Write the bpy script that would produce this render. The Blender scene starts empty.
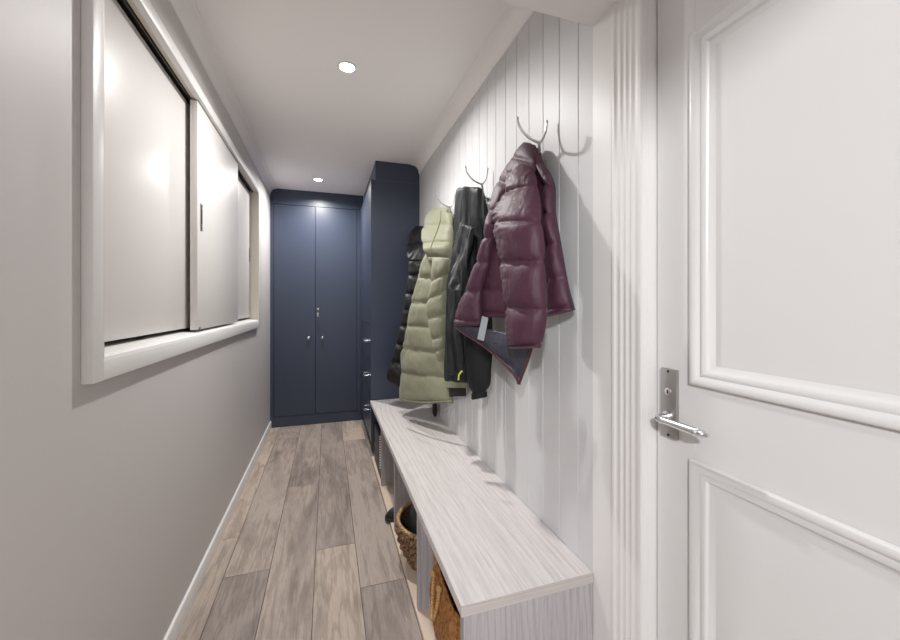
import bpy, bmesh, math, random
from mathutils import Vector, noise

random.seed(7)
SC = bpy.context.scene
COL = SC.collection

# ------------------------------------------------------------------ camera, world, exposure
CAM_H = 1.235
YAW = math.radians(17.78)
CY, SY = math.cos(YAW), math.sin(YAW)
F = 382.0
cam_d = bpy.data.cameras.new('camera')
cam = bpy.data.objects.new('camera', cam_d)
COL.objects.link(cam)
cam.location = (0, 0, CAM_H)
cam.rotation_euler = (math.pi / 2, 0, -YAW)
cam_d.sensor_width = 36
cam_d.lens = F / 900 * 36
cam_d.shift_y = -16 / 900
cam_d.clip_start = 0.02
SC.camera = cam

world = bpy.data.worlds.new('world')
SC.world = world
world.use_nodes = True
world.node_tree.nodes['Background'].inputs[0].default_value = (0.98, 0.97, 1.0, 1)
world.node_tree.nodes['Background'].inputs[1].default_value = 1.0

LAMP_W = 13.0
REAR_W = 155.0
SC.view_settings.view_transform = 'Standard'
SC.view_settings.look = 'None'
SC.view_settings.gamma = 1
SC.view_settings.use_curve_mapping = False
SC.view_settings.exposure = 0.5

# ------------------------------------------------------------------ dimensions (metres)
XL, XR = -0.543, 0.73          # side walls
YB = 4.163                     # cupboard front
HC = 2.39                      # hall ceiling
HL = 2.036                     # low ceiling by the door
YLOW0, YLOW1 = -0.65, 0.925
XD = 0.77                      # door leaf face


def at(u, v, X):
    """the point of the room seen in direction (u, v) at lateral distance X"""
    zc = F * X / (CY * (u - 327.5))
    return Vector((X, (zc - SY * X) / CY, CAM_H + (304 - v) * zc / F))


# ------------------------------------------------------------------ materials
def lin(c):
    return tuple((x / 255 / 12.92) if x / 255 <= 0.04045 else ((x / 255 + 0.055) / 1.055) ** 2.4 for x in c)


def new_mat(name):
    m = bpy.data.materials.new(name)
    m.use_nodes = True
    nt = m.node_tree
    return m, nt, nt.nodes['Principled BSDF']


def nd(nt, t, **kw):
    n = nt.nodes.new(t)
    for k, v in kw.items():
        setattr(n, k, v)
    return n


def mat_plain(name, col, rough=0.5, metal=0.0, bump=0.0, bscale=200, coat=0.0, spec=0.5, vary=0.0, bdist=0.001,
              stretch=(1, 1, 1)):
    m, nt, p = new_mat(name)
    c = lin(col)
    p.inputs['Base Color'].default_value = (*c, 1)
    p.inputs['Roughness'].default_value = rough
    p.inputs['Metallic'].default_value = metal
    p.inputs['Specular IOR Level'].default_value = spec
    p.inputs['Coat Weight'].default_value = coat
    tc = nd(nt, 'ShaderNodeTexCoord')
    mp = nd(nt, 'ShaderNodeMapping')
    mp.inputs['Scale'].default_value = stretch
    nt.links.new(tc.outputs['Object'], mp.inputs[0])
    if vary:
        n = nd(nt, 'ShaderNodeTexNoise')
        n.inputs['Scale'].default_value = 3
        n.inputs['Detail'].default_value = 4
        nt.links.new(mp.outputs[0], n.inputs['Vector'])
        r = nd(nt, 'ShaderNodeValToRGB')
        r.color_ramp.elements[0].position = 0.3
        r.color_ramp.elements[1].position = 0.7
        r.color_ramp.elements[0].color = (*[x * (1 - vary) for x in c], 1)
        r.color_ramp.elements[1].color = (*[min(1, x * (1 + vary)) for x in c], 1)
        nt.links.new(n.outputs['Fac'], r.inputs[0])
        nt.links.new(r.outputs[0], p.inputs['Base Color'])
    if bump:
        n = nd(nt, 'ShaderNodeTexNoise')
        n.inputs['Scale'].default_value = bscale
        n.inputs['Detail'].default_value = 3
        nt.links.new(mp.outputs[0], n.inputs['Vector'])
        b = nd(nt, 'ShaderNodeBump')
        b.inputs['Strength'].default_value = bump
        b.inputs['Distance'].default_value = bdist
        nt.links.new(n.outputs['Fac'], b.inputs['Height'])
        nt.links.new(b.outputs[0], p.inputs['Normal'])
    return m


def mat_floor():
    m, nt, p = new_mat('oak_floorboards')
    tc = nd(nt, 'ShaderNodeTexCoord')
    at_ = nd(nt, 'ShaderNodeAttribute', attribute_name='plank')
    # each plank samples its own stretch of wood
    sh = nd(nt, 'ShaderNodeVectorMath', operation='SCALE')
    sh.inputs['Scale'].default_value = 37.0
    nt.links.new(at_.outputs['Color'], sh.inputs[0])
    ad = nd(nt, 'ShaderNodeVectorMath', operation='ADD')
    nt.links.new(tc.outputs['Object'], ad.inputs[0])
    nt.links.new(sh.outputs[0], ad.inputs[1])
    def noise_n(scale, st, detail=6, dist=0.0, rough=0.6):
        mp = nd(nt, 'ShaderNodeMapping')
        mp.inputs['Scale'].default_value = st
        nt.links.new(ad.outputs[0], mp.inputs[0])
        n = nd(nt, 'ShaderNodeTexNoise')
        n.inputs['Scale'].default_value = scale
        n.inputs['Detail'].default_value = detail
        n.inputs['Distortion'].default_value = dist
        n.inputs['Roughness'].default_value = rough
        nt.links.new(mp.outputs[0], n.inputs['Vector'])
        return n
    # plank base tone
    sep = nd(nt, 'ShaderNodeSeparateColor')
    nt.links.new(at_.outputs['Color'], sep.inputs[0])
    base = nd(nt, 'ShaderNodeValToRGB')
    e = base.color_ramp.elements
    e[0].position = 0; e[0].color = (*lin((146, 137, 132)), 1)
    e[1].position = 1; e[1].color = (*lin((194, 179, 165)), 1)
    x = base.color_ramp.elements.new(0.5); x.color = (*lin((172, 160, 151)), 1)
    nt.links.new(sep.outputs[0], base.inputs[0])
    # broad smoky patches
    n1 = noise_n(2.2, (2.2, 0.6, 1), 5, 0.5)
    r1 = nd(nt, 'ShaderNodeValToRGB')
    r1.color_ramp.elements[0].position = 0.28; r1.color_ramp.elements[0].color = (0.46, 0.45, 0.46, 1)
    r1.color_ramp.elements[1].position = 0.52; r1.color_ramp.elements[1].color = (1.08, 1.06, 1.04, 1)
    nt.links.new(n1.outputs['Fac'], r1.inputs[0])
    mx = nd(nt, 'ShaderNodeMix', data_type='RGBA', blend_type='MULTIPLY')
    mx.inputs[0].default_value = 0.9
    nt.links.new(base.outputs[0], mx.inputs[6]); nt.links.new(r1.outputs[0], mx.inputs[7])
    # fine grain
    n2 = noise_n(9, (24, 1.3, 1), 10, 0.3, 0.8)
    r2 = nd(nt, 'ShaderNodeValToRGB')
    r2.color_ramp.elements[0].position = 0.36; r2.color_ramp.elements[0].color = (0.74, 0.725, 0.715, 1)
    r2.color_ramp.elements[1].position = 0.60; r2.color_ramp.elements[1].color = (1.12, 1.11, 1.1, 1)
    nt.links.new(n2.outputs['Fac'], r2.inputs[0])
    mx2 = nd(nt, 'ShaderNodeMix', data_type='RGBA', blend_type='MULTIPLY')
    mx2.inputs[0].default_value = 0.8
    nt.links.new(mx.outputs[2], mx2.inputs[6]); nt.links.new(r2.outputs[0], mx2.inputs[7])
    # cathedral rings
    mpw = nd(nt, 'ShaderNodeMapping'); mpw.inputs['Scale'].default_value = (1, 0.09, 1)
    nt.links.new(ad.outputs[0], mpw.inputs[0])
    w = nd(nt, 'ShaderNodeTexWave', wave_type='RINGS')
    w.inputs['Scale'].default_value = 22; w.inputs['Distortion'].default_value = 7
    w.inputs['Detail'].default_value = 3; w.inputs['Detail Scale'].default_value = 1.6
    nt.links.new(mpw.outputs[0], w.inputs['Vector'])
    r3 = nd(nt, 'ShaderNodeValToRGB')
    r3.color_ramp.elements[0].position = 0.0; r3.color_ramp.elements[0].color = (0.72, 0.7, 0.69, 1)
    r3.color_ramp.elements[1].position = 0.35; r3.color_ramp.elements[1].color = (1, 1, 1, 1)
    nt.links.new(w.outputs['Fac'], r3.inputs[0])
    mx3 = nd(nt, 'ShaderNodeMix', data_type='RGBA', blend_type='MULTIPLY')
    mx3.inputs[0].default_value = 0.8
    nt.links.new(mx2.outputs[2], mx3.inputs[6]); nt.links.new(r3.outputs[0], mx3.inputs[7])
    # knots
    mpk = nd(nt, 'ShaderNodeMapping'); mpk.inputs['Scale'].default_value = (4.2, 1.5, 1)
    nt.links.new(ad.outputs[0], mpk.inputs[0])
    vo = nd(nt, 'ShaderNodeTexVoronoi'); vo.inputs['Scale'].default_value = 0.9
    nt.links.new(mpk.outputs[0], vo.inputs['Vector'])
    kn = nd(nt, 'ShaderNodeValToRGB')
    kn.color_ramp.elements[0].position = 0.02; kn.color_ramp.elements[0].color = (0.28, 0.27, 0.28, 1)
    kn.color_ramp.elements[1].position = 0.13; kn.color_ramp.elements[1].color = (1, 1, 1, 1)
    nt.links.new(vo.outputs['Distance'], kn.inputs[0])
    mx4 = nd(nt, 'ShaderNodeMix', data_type='RGBA', blend_type='MULTIPLY')
    mx4.inputs[0].default_value = 0.8
    nt.links.new(mx3.outputs[2], mx4.inputs[6]); nt.links.new(kn.outputs[0], mx4.inputs[7])
    nt.links.new(mx4.outputs[2], p.inputs['Base Color'])
    p.inputs['Roughness'].default_value = 0.5
    b = nd(nt, 'ShaderNodeBump'); b.inputs['Strength'].default_value = 0.35; b.inputs['Distance'].default_value = 0.002
    nt.links.new(n2.outputs['Fac'], b.inputs['Height'])
    nt.links.new(b.outputs[0], p.inputs['Normal'])
    return m


def mat_grain(name, light, dark, seed, top=True):
    """pale laminate with embossed wood grain: fine streaks and wavy cathedral lines"""
    m, nt, p = new_mat(name)
    tc = nd(nt, 'ShaderNodeTexCoord')
    sp = nd(nt, 'ShaderNodeSeparateXYZ')
    nt.links.new(tc.outputs['Object'], sp.inputs[0])
    cb = nd(nt, 'ShaderNodeCombineXYZ')      # x across the grain, y along it
    if top:
        nt.links.new(sp.outputs[0], cb.inputs[0]); nt.links.new(sp.outputs[1], cb.inputs[1])
    else:
        a = nd(nt, 'ShaderNodeMath', operation='ADD')
        nt.links.new(sp.outputs[0], a.inputs[0]); nt.links.new(sp.outputs[1], a.inputs[1])
        nt.links.new(a.outputs[0], cb.inputs[0]); nt.links.new(sp.outputs[2], cb.inputs[1])

    def mapped(src, sc):
        mp = nd(nt, 'ShaderNodeMapping')
        mp.inputs['Scale'].default_value = (*sc, 1)
        mp.inputs['Location'].default_value = (seed, seed * 0.7, seed)
        nt.links.new(src, mp.inputs[0])
        return mp.outputs[0]

    def tex(src, sc, detail=4, rough=0.6):
        n = nd(nt, 'ShaderNodeTexNoise')
        n.inputs['Scale'].default_value = 0.5
        n.inputs['Detail'].default_value = detail
        n.inputs['Roughness'].default_value = rough
        nt.links.new(mapped(src, sc), n.inputs['Vector'])
        return n.outputs['Fac']
    # warp across the grain so lines bend into cathedrals
    wn = tex(cb.outputs[0], (3.2, 0.8), 2)
    field = nd(nt, 'ShaderNodeMath', operation='MULTIPLY'); field.inputs[1].default_value = 15.0
    nt.links.new(wn, field.inputs[0])
    sx = nd(nt, 'ShaderNodeSeparateXYZ'); nt.links.new(cb.outputs[0], sx.inputs[0])
    ax = nd(nt, 'ShaderNodeMath', operation='MULTIPLY_ADD'); ax.inputs[1].default_value = 44.0
    nt.links.new(sx.outputs[0], ax.inputs[0]); nt.links.new(field.outputs[0], ax.inputs[2])
    jit = nd(nt, 'ShaderNodeMath', operation='MULTIPLY_ADD'); jit.inputs[1].default_value = 0.9
    nt.links.new(tex(cb.outputs[0], (70, 4), 4), jit.inputs[0]); nt.links.new(ax.outputs[0], jit.inputs[2])
    fr_ = nd(nt, 'ShaderNodeMath', operation='FRACT'); nt.links.new(jit.outputs[0], fr_.inputs[0])
    ln = nd(nt, 'ShaderNodeValToRGB')
    ln.color_ramp.elements[0].position = 0.0; ln.color_ramp.elements[0].color = (0, 0, 0, 1)
    ln.color_ramp.elements[1].position = 0.45; ln.color_ramp.elements[1].color = (1, 1, 1, 1)
    e = ln.color_ramp.elements.new(0.97); e.color = (0.95, 0.95, 0.95, 1)
    e = ln.color_ramp.elements.new(1.0); e.color = (0, 0, 0, 1)
    nt.links.new(fr_.outputs[0], ln.inputs[0])
    fine = tex(cb.outputs[0], (260, 9), 6, 0.8)
    broad = tex(cb.outputs[0], (11, 0.9), 3)
    # strength of the lines varies over the board
    k = nd(nt, 'ShaderNodeMapRange')
    k.inputs[1].default_value = 0.4; k.inputs[2].default_value = 0.65
    k.inputs[3].default_value = 0.06; k.inputs[4].default_value = 0.30
    nt.links.new(broad, k.inputs[0])
    m1 = nd(nt, 'ShaderNodeMath', operation='SUBTRACT'); m1.inputs[0].default_value = 0.5
    nt.links.new(ln.outputs[0], m1.inputs[1])
    m2 = nd(nt, 'ShaderNodeMath', operation='MULTIPLY')
    nt.links.new(m1.outputs[0], m2.inputs[0]); nt.links.new(k.outputs[0], m2.inputs[1])
    m3 = nd(nt, 'ShaderNodeMath', operation='MULTIPLY_ADD'); m3.inputs[1].default_value = 1.3
    nt.links.new(fine, m3.inputs[0])
    m4 = nd(nt, 'ShaderNodeMath', operation='MULTIPLY_ADD'); m4.inputs[1].default_value = -1.0; m4.inputs[2].default_value = 0.0
    nt.links.new(m2.outputs[0], m4.inputs[0]); nt.links.new(m4.outputs[0], m3.inputs[2])
    rr = nd(nt, 'ShaderNodeValToRGB')
    rr.color_ramp.elements[0].position = 0.10; rr.color_ramp.elements[0].color = (*lin(dark), 1)
    rr.color_ramp.elements[1].position = 0.80; rr.color_ramp.elements[1].color = (*lin(light), 1)
    nt.links.new(m3.outputs[0], rr.inputs[0])
    nt.links.new(rr.outputs[0], p.inputs['Base Color'])
    p.inputs['Roughness'].default_value = 0.5
    b = nd(nt, 'ShaderNodeBump'); b.inputs['Strength'].default_value = 0.25; b.inputs['Distance'].default_value = 0.0008
    nt.links.new(m3.outputs[0], b.inputs['Height'])
    nt.links.new(b.outputs[0], p.inputs['Normal'])
    return m


def mat_cloth(name, col, rough, sheen=0.2, wrinkle=0.5, wscale=28, wstretch=(1, 1, 0.5), fine=0.1):
    m, nt, p = new_mat(name)
    p.inputs['Base Color'].default_value = (*lin(col), 1)
    p.inputs['Roughness'].default_value = rough
    p.inputs['Sheen Weight'].default_value = sheen
    tc = nd(nt, 'ShaderNodeTexCoord')
    mp = nd(nt, 'ShaderNodeMapping'); mp.inputs['Scale'].default_value = wstretch
    nt.links.new(tc.outputs['Object'], mp.inputs[0])
    n = nd(nt, 'ShaderNodeTexNoise'); n.inputs['Scale'].default_value = wscale
    n.inputs['Detail'].default_value = 3; n.inputs['Distortion'].default_value = 0.8
    nt.links.new(mp.outputs[0], n.inputs['Vector'])
    n2 = nd(nt, 'ShaderNodeTexNoise'); n2.inputs['Scale'].default_value = 900
    nt.links.new(tc.outputs['Object'], n2.inputs['Vector'])
    b = nd(nt, 'ShaderNodeBump'); b.inputs['Strength'].default_value = wrinkle; b.inputs['Distance'].default_value = 0.008
    nt.links.new(n.outputs['Fac'], b.inputs['Height'])
    b2 = nd(nt, 'ShaderNodeBump'); b2.inputs['Strength'].default_value = fine; b2.inputs['Distance'].default_value = 0.0005
    nt.links.new(n2.outputs['Fac'], b2.inputs['Height'])
    nt.links.new(b.outputs[0], b2.inputs['Normal'])
    nt.links.new(b2.outputs[0], p.inputs['Normal'])
    return m


M = {}
M['wall'] = mat_plain('warm_grey_wall_paint', (204, 199, 197), 0.5, bump=0.12, bscale=160, spec=0.4)
M['ceiling'] = mat_plain('ceiling_paint', (246, 242, 241), 0.8, bump=0.05, bscale=150)
M['boards'] = mat_plain('white_board_paint', (208, 208, 209), 0.45, bump=0.05, bscale=40, stretch=(1, 1, 0.2))
M['trim'] = mat_plain('white_gloss_trim', (228, 226, 224), 0.4, bump=0.04, bscale=60)
M['door'] = mat_plain('white_door_paint', (222, 221, 220), 0.3, bump=0.04, bscale=50)
M['panel'] = mat_plain('cream_panel_paint', (221, 217, 214), 0.38)
M['reveal'] = mat_plain('beige_reveal_paint', (216, 208, 196), 0.5)
M['track'] = mat_plain('dark_brown_track', (52, 42, 34), 0.5)
M['dark'] = mat_plain('dark_void', (30, 28, 28), 0.9)
M['navy'] = mat_plain('navy_satin_paint', (58, 66, 84), 0.36, bump=0.04, bscale=90)
M['navy_gap'] = mat_plain('navy_shadow_gap', (24, 27, 36), 0.6)
M['chrome'] = mat_plain('polished_chrome', (225, 225, 228), 0.22, 1.0)
M['satin'] = mat_plain('satin_nickel', (178, 176, 174), 0.42, 1.0)
M['hook'] = mat_plain('brushed_steel', (205, 203, 202), 0.3, 1.0)
M['brass'] = mat_plain('aged_brass', (150, 120, 75), 0.35, 1.0)
M['black_metal'] = mat_plain('black_recess', (20, 20, 22), 0.5)
M['floor'] = mat_floor()
M['gap'] = mat_plain('dark_floor_joint', (70, 60, 54), 0.8)
M['bench_top'] = mat_grain('pale_grey_laminate_top', (210, 205, 203), (156, 149, 146), 3.1)
M['bench_side_shaded'] = mat_grain('shaded_laminate_upright', (182, 177, 179), (120, 115, 119), 5.3, False)  # darker copy of the pale laminate; the uprights' shade is in the colour
M['bench_edge'] = mat_plain('grey_laminate_edging', (190, 183, 180), 0.5, vary=0.12, stretch=(1.5, 1.5, 70))
M['bench_base'] = mat_plain('beige_base_board', (214, 194, 176), 0.6, vary=0.06)
M['maroon'] = mat_cloth('plum_nylon', (72, 35, 54), 0.56, 0.05, 0.5, 34)
M['maroon_trim'] = mat_cloth('plum_binding', (70, 34, 46), 0.5, 0.1, 0.3, 60)
M['lining'] = mat_cloth('slate_lining', (58, 60, 72), 0.4, 0.05, 1.0, 18)
M['navy_zip'] = mat_plain('navy_zip_tape', (44, 48, 62), 0.6)
M['olive'] = mat_cloth('sage_green_nylon', (131, 132, 109), 0.6, 0.1, 0.6, 30)
M['olive_dark'] = mat_cloth('sage_green_binding', (104, 106, 84), 0.7, 0.0, 0.3, 50)
M['shell'] = mat_cloth('black_shell_fabric', (14, 16, 21), 0.56, 0.0, 0.6, 20, (1, 1, 0.35))
M['fleece'] = mat_cloth('black_soft_fabric', (15, 16, 20), 0.8, 0.0, 0.4, 20)
M['blackpuff'] = mat_cloth('black_puffer_nylon', (14, 12, 16), 0.55, 0.0, 0.8, 30)
M['black_cloth'] = mat_cloth('black_cloth', (18, 18, 20), 0.8, 0.0, 0.2)
M['lime'] = mat_plain('lime_cord', (200, 205, 90), 0.5)
M['tag'] = mat_plain('white_care_label', (160, 165, 170), 0.6)
M['rubber'] = mat_plain('black_rubber', (34, 34, 36), 0.45, bump=0.2, bscale=60)
M['blackbag'] = mat_cloth('black_bag_fabric', (52, 52, 56), 0.42, 0.0, 0.7, 14)
M['darkred'] = mat_cloth('dark_maroon_cloth', (48, 26, 32), 0.7, 0.0, 0.3)


def mat_straw(name, a, b_, scale):
    m, nt, p = new_mat(name)
    tc = nd(nt, 'ShaderNodeTexCoord')
    v = nd(nt, 'ShaderNodeTexNoise'); v.inputs['Scale'].default_value = scale; v.inputs['Detail'].default_value = 5
    nt.links.new(tc.outputs['Object'], v.inputs['Vector'])
    r = nd(nt, 'ShaderNodeValToRGB')
    r.color_ramp.elements[0].position = 0.35; r.color_ramp.elements[0].color = (*lin(a), 1)
    r.color_ramp.elements[1].position = 0.65; r.color_ramp.elements[1].color = (*lin(b_), 1)
    nt.links.new(v.outputs['Fac'], r.inputs[0])
    nt.links.new(r.outputs[0], p.inputs['Base Color'])
    p.inputs['Roughness'].default_value = 0.75
    bb = nd(nt, 'ShaderNodeBump'); bb.inputs['Strength'].default_value = 0.6; bb.inputs['Distance'].default_value = 0.003
    nt.links.new(v.outputs['Fac'], bb.inputs['Height'])
    nt.links.new(bb.outputs[0], p.inputs['Normal'])
    return m


M['seagrass'] = mat_straw('woven_seagrass', (62, 42, 30), (156, 120, 88), 90)
M['rim'] = mat_straw('pale_seagrass', (110, 82, 58), (205, 168, 126), 120)
M['raffia'] = mat_straw('brown_raffia', (124, 78, 38), (186, 130, 72), 60)
M['rope'] = mat_straw('tan_rope', (150, 105, 60), (210, 165, 110), 200)


def mat_emit(name, col, s):
    m, nt, p = new_mat(name)
    p.inputs['Base Color'].default_value = (1, 1, 1, 1)
    p.inputs['Emission Color'].default_value = (*col, 1)
    p.inputs['Emission Strength'].default_value = s
    return m


M['lamp'] = mat_emit('lit_lamp_lens', (1.0, 0.98, 0.95), 25)


# ------------------------------------------------------------------ mesh builder
class MB:
    def __init__(self):
        self.bm = bmesh.new()

    def box(self, x0, x1, y0, y1, z0, z1, bev=0.0, seg=2):
        r = bmesh.ops.create_cube(self.bm, size=1)
        vs = r['verts']
        for v in vs:
            v.co = Vector(((x0 + x1) / 2 + v.co.x * (x1 - x0), (y0 + y1) / 2 + v.co.y * (y1 - y0),
                           (z0 + z1) / 2 + v.co.z * (z1 - z0)))
        if bev:
            es = list({e for v in vs for e in v.link_edges})
            bmesh.ops.bevel(self.bm, geom=es, offset=bev, segments=seg, affect='EDGES', profile=0.5)
        return self

    def grid(self, rings, close_u=True, cap=True):
        """rings: list of equal-length point lists"""
        vv = [[self.bm.verts.new(p) for p in r] for r in rings]
        n = len(rings[0])
        for i in range(len(vv) - 1):
            for j in range(n if close_u else n - 1):
                k = (j + 1) % n
                self.bm.faces.new((vv[i][j], vv[i][k], vv[i + 1][k], vv[i + 1][j]))
        if cap and close_u:
            self.bm.faces.new(list(reversed(vv[0])))
            self.bm.faces.new(vv[-1])
        return self

    def tube(self, pts, r, n=10, taper=None):
        pts = [Vector(p) for p in pts]
        rings = []
        prev = None
        for i, p in enumerate(pts):
            d = (pts[min(i + 1, len(pts) - 1)] - pts[max(i - 1, 0)]).normalized()
            if prev is None:
                a = d.orthogonal().normalized()
            else:
                a = (prev - d * prev.dot(d)).normalized()
            prev = a
            b = d.cross(a)
            rr = r if taper is None else r * taper[i]
            rings.append([p + a * rr * math.cos(t) + b * rr * math.sin(t) for t in
                          [2 * math.pi * k / n for k in range(n)]])
        return self.grid(rings)

    def lathe(self, prof, c, axis='z', n=32, wob=None):
        rings = []
        for r, h in prof:
            ring = []
            for k in range(n):
                t = 2 * math.pi * k / n
                rr = max(r, 1e-5) if wob is None else max(r, 1e-5) * wob(t, h)
                a, b = rr * math.cos(t), rr * math.sin(t)
                if axis == 'z':
                    q = (a, b, h)
                elif axis == 'x':
                    q = (h, a, b)
                else:
                    q = (b, h, a)
                ring.append(Vector(c) + Vector(q))
            rings.append(ring)
        return self.grid(rings)

    def prism_y(self, prof, y0, y1):
        return self.grid([[Vector((x, y0, z)) for x, z in prof], [Vector((x, y1, z)) for x, z in prof]])

    def prism_z(self, prof, z0, z1):
        return self.grid([[Vector((x, y, z0)) for x, y in prof], [Vector((x, y, z1)) for x, y in prof]])

    def ellipsoid(self, c, r, n=24, m=14, f=None):
        rings = []
        for i in range(m + 1):
            ph = math.pi * (0.001 + 0.998 * i / m) - math.pi / 2
            ring = []
            for k in range(n):
                t = 2 * math.pi * k / n
                d = Vector((math.cos(ph) * math.cos(t), math.cos(ph) * math.sin(t), math.sin(ph)))
                s = 1 if f is None else f(d)
                ring.append(Vector((c[0] + d.x * r[0] * s, c[1] + d.y * r[1] * s, c[2] + d.z * r[2] * s)))
            rings.append(ring)
        return self.grid(rings)

    def build(self, name, mat, parent=None, origin=None, smooth=True, angle=27):
        bmesh.ops.recalc_face_normals(self.bm, faces=self.bm.faces[:])
        if parent is not None:
            off = wloc(parent)
        else:
            off = Vector(origin) if origin is not None else Vector((0, 0, 0))
        for v in self.bm.verts:
            v.co -= off
        me = bpy.data.meshes.new(name)
        self.bm.to_mesh(me)
        self.bm.free()
        me.materials.append(mat)
        if smooth:
            for p in me.polygons:
                p.use_smooth = True
            try:
                me.set_sharp_from_angle(angle=math.radians(angle))
            except Exception:
                pass
        o = bpy.data.objects.new(name, me)
        COL.objects.link(o)
        if parent is not None:
            o.parent = parent
        else:
            o.location = off
        return o


def wloc(o):
    v = Vector((0, 0, 0))
    while o is not None:
        v += o.location
        o = o.parent
    return v


def structure(o):
    o['kind'] = 'structure'
    return o


def tag(o, label, cat, group=None):
    o['label'] = label
    o['category'] = cat
    if group:
        o['group'] = group
    return o


def thing(name, loc, label, cat, group=None):
    o = bpy.data.objects.new(name, None)
    o.empty_display_size = 0.05
    COL.objects.link(o)
    o.location = loc
    return tag(o, label, cat, group)


def copy_thing(root, loc, label):
    def rec(o, parent):
        c = o.copy()
        COL.objects.link(c)
        c.parent = parent
        for ch in [x for x in o.children]:
            rec(ch, c)
        return c
    r = rec(root, None)
    r.location = loc
    r['label'] = label
    return r


# ------------------------------------------------------------------ floor
def build_floor():
    cols = [-2.7, -0.73, -0.535, -0.4476, -0.255, -0.0563, 0.136, 0.334, 0.53, 0.85]
    joints = [[], [0.3, 2.2], [0.6, 2.27], [0.2, 1.95, 3.8], [-0.9, 1.02, 2.78], [0.0, 2.03], [-0.3, 1.70, 3.57], [0.4, 2.4], [1.1, 3.0]]
    tone = {(2, 0): .9, (2, 1): .7, (2, 2): .95, (3, 1): .15, (3, 2): .55, (3, 3): .4, (4, 1): .55, (4, 2): .55, (4, 3): .45,
            (5, 1): .75, (5, 2): .3, (6, 1): .2, (6, 2): .45, (6, 3): .95}
    bm = bmesh.new()
    lay = None
    info = []
    g = 0.0014
    for c in range(len(cols) - 1):
        ys = [-3.6] + joints[c] + [4.7]
        for k in range(len(ys) - 1):
            b0 = MBbox(bm, cols[c] + g, cols[c + 1] - g, ys[k] + g, ys[k + 1] - g, -0.02, 0.0)
            t = tone.get((c, k), random.random())
            info += [(f, t, random.random(), random.random()) for f in b0]
    MBbox_base = MBbox(bm, -2.7, 0.85, -3.6, 4.7, -0.05, -0.004)
    info += [(f, 0, 0, 0) for f in MBbox_base]
    bm.faces.index_update()
    me = bpy.data.meshes.new('floor')
    order = {f.index: (a, b, c) for f, a, b, c in info}
    base_ids = {f.index for f in MBbox_base}
    bm.to_mesh(me)
    bm.free()
    ca = me.color_attributes.new('plank', 'FLOAT_COLOR', 'CORNER')
    for p in me.polygons:
        a = order.get(p.index, (0, 0, 0))
        if p.index in base_ids:
            p.material_index = 1
        for li in p.loop_indices:
            ca.data[li].color = (a[0], a[1], a[2], 1)
    me.materials.append(M['floor'])
    me.materials.append(M['gap'])
    o = bpy.data.objects.new('floor', me)
    COL.objects.link(o)
    structure(o)


def MBbox(bm, x0, x1, y0, y1, z0, z1):
    vs = [bm.verts.new(p) for p in [(x0, y0, z0), (x1, y0, z0), (x1, y1, z0), (x0, y1, z0),
                                    (x0, y0, z1), (x1, y0, z1), (x1, y1, z1), (x0, y1, z1)]]
    idx = [(3, 2, 1, 0), (4, 5, 6, 7), (0, 1, 5, 4), (1, 2, 6, 5), (2, 3, 7, 6), (3, 0, 4, 7)]
    return [bm.faces.new([vs[i] for i in q]) for q in idx]


build_floor()

# ------------------------------------------------------------------ ceilings
structure(MB().box(-0.70, 0.90, YLOW1, 4.8, HC, HC + 0.05).build('ceiling', M['ceiling']))
structure(MB().box(-2.6, 0.90, -3.6, YLOW0, HC, HC + 0.05).build('ceiling', M['ceiling']))
structure(MB().box(-0.70, 0.90, YLOW0, YLOW1, HL, HC + 0.05, 0.001, 1).build('ceiling', M['ceiling']))

# ------------------------------------------------------------------ left wall with the servery opening
OY0, OY1, OZ0, OZ1 = 1.145, 3.365, 1.100, 2.120
w = MB()
w.box(-0.70, XL, -0.60, OY0, 0, HC)
w.box(-2.7, XL, -0.65, -0.60, 0, HC)
w.box(-2.7, -2.6, -3.6, -0.65, 0, HC)
w.box(-0.70, XL, OY1, 4.8, 0, HC)
w.box(-0.70, XL, OY0, OY1, 0, OZ0)
w.box(-0.70, XL, OY0, OY1, OZ1 + 0.02, HC)
structure(w.build('wall_left', M['wall'], smooth=False))

# sliding hatch, treated as a window of the room
win = bpy.data.objects.new('window_1', None)
COL.objects.link(win)
win.location = (XL, (OY0 + OY1) / 2, OZ0)
structure(win)
XF = -0.519
fr = MB()
ow = 0.045
fr.box(XL, XF, OY0 - ow, OY0, OZ0 - 0.052, OZ1 + ow, 0.0025)
fr.box(XL, XF, OY1, OY1 + ow, OZ0 - 0.052, OZ1 + ow, 0.0025)
fr.box(XL, XF, OY0, OY1, OZ0 - 0.052, OZ0 - 0.002, 0.0025)
fr.box(XL, XF, OY0, OY1, OZ1 - 0.002, OZ1 + ow, 0.0025)
fr.build('window_frame', M['trim'], win)
rv = MB()
rv.box(-0.69, XF - 0.002, OY0, OY0 + 0.006, OZ0, OZ1 + 0.015)
rv.box(-0.69, XF - 0.002, OY1 - 0.006, OY1, OZ0, OZ1 + 0.015)
rv.box(-0.56, XF - 0.002, OY0, OY1, OZ1 + 0.004, OZ1 + 0.015)
rv.build('reveal_lining', M['reveal'], win, smooth=False)
tk = MB()
tk.box(-0.625, -0.56, OY0, OY1, OZ1 + 0.010, OZ1 + 0.018)
tk.box(-0.567, -0.562, OY0, OY1, OZ1 - 0.004, OZ1 + 0.012)
tk.build('sliding_track', M['track'], win, smooth=False)
sl = MB()
sl.prism_y([(-0.69, OZ0 - 0.02), (XF - 0.0015, OZ0 - 0.02), (XF - 0.0015, OZ0 - 0.003), (XF - 0.004, OZ0 + 0.004), (XF - 0.011, OZ0 + 0.009),
            (XF - 0.020, OZ0 + 0.011), (-0.60, OZ0 + 0.016), (-0.69, OZ0 + 0.016)], OY0 + 0.001, OY1 - 0.001)
sl.build('window_sill', M['trim'], win)
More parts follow.
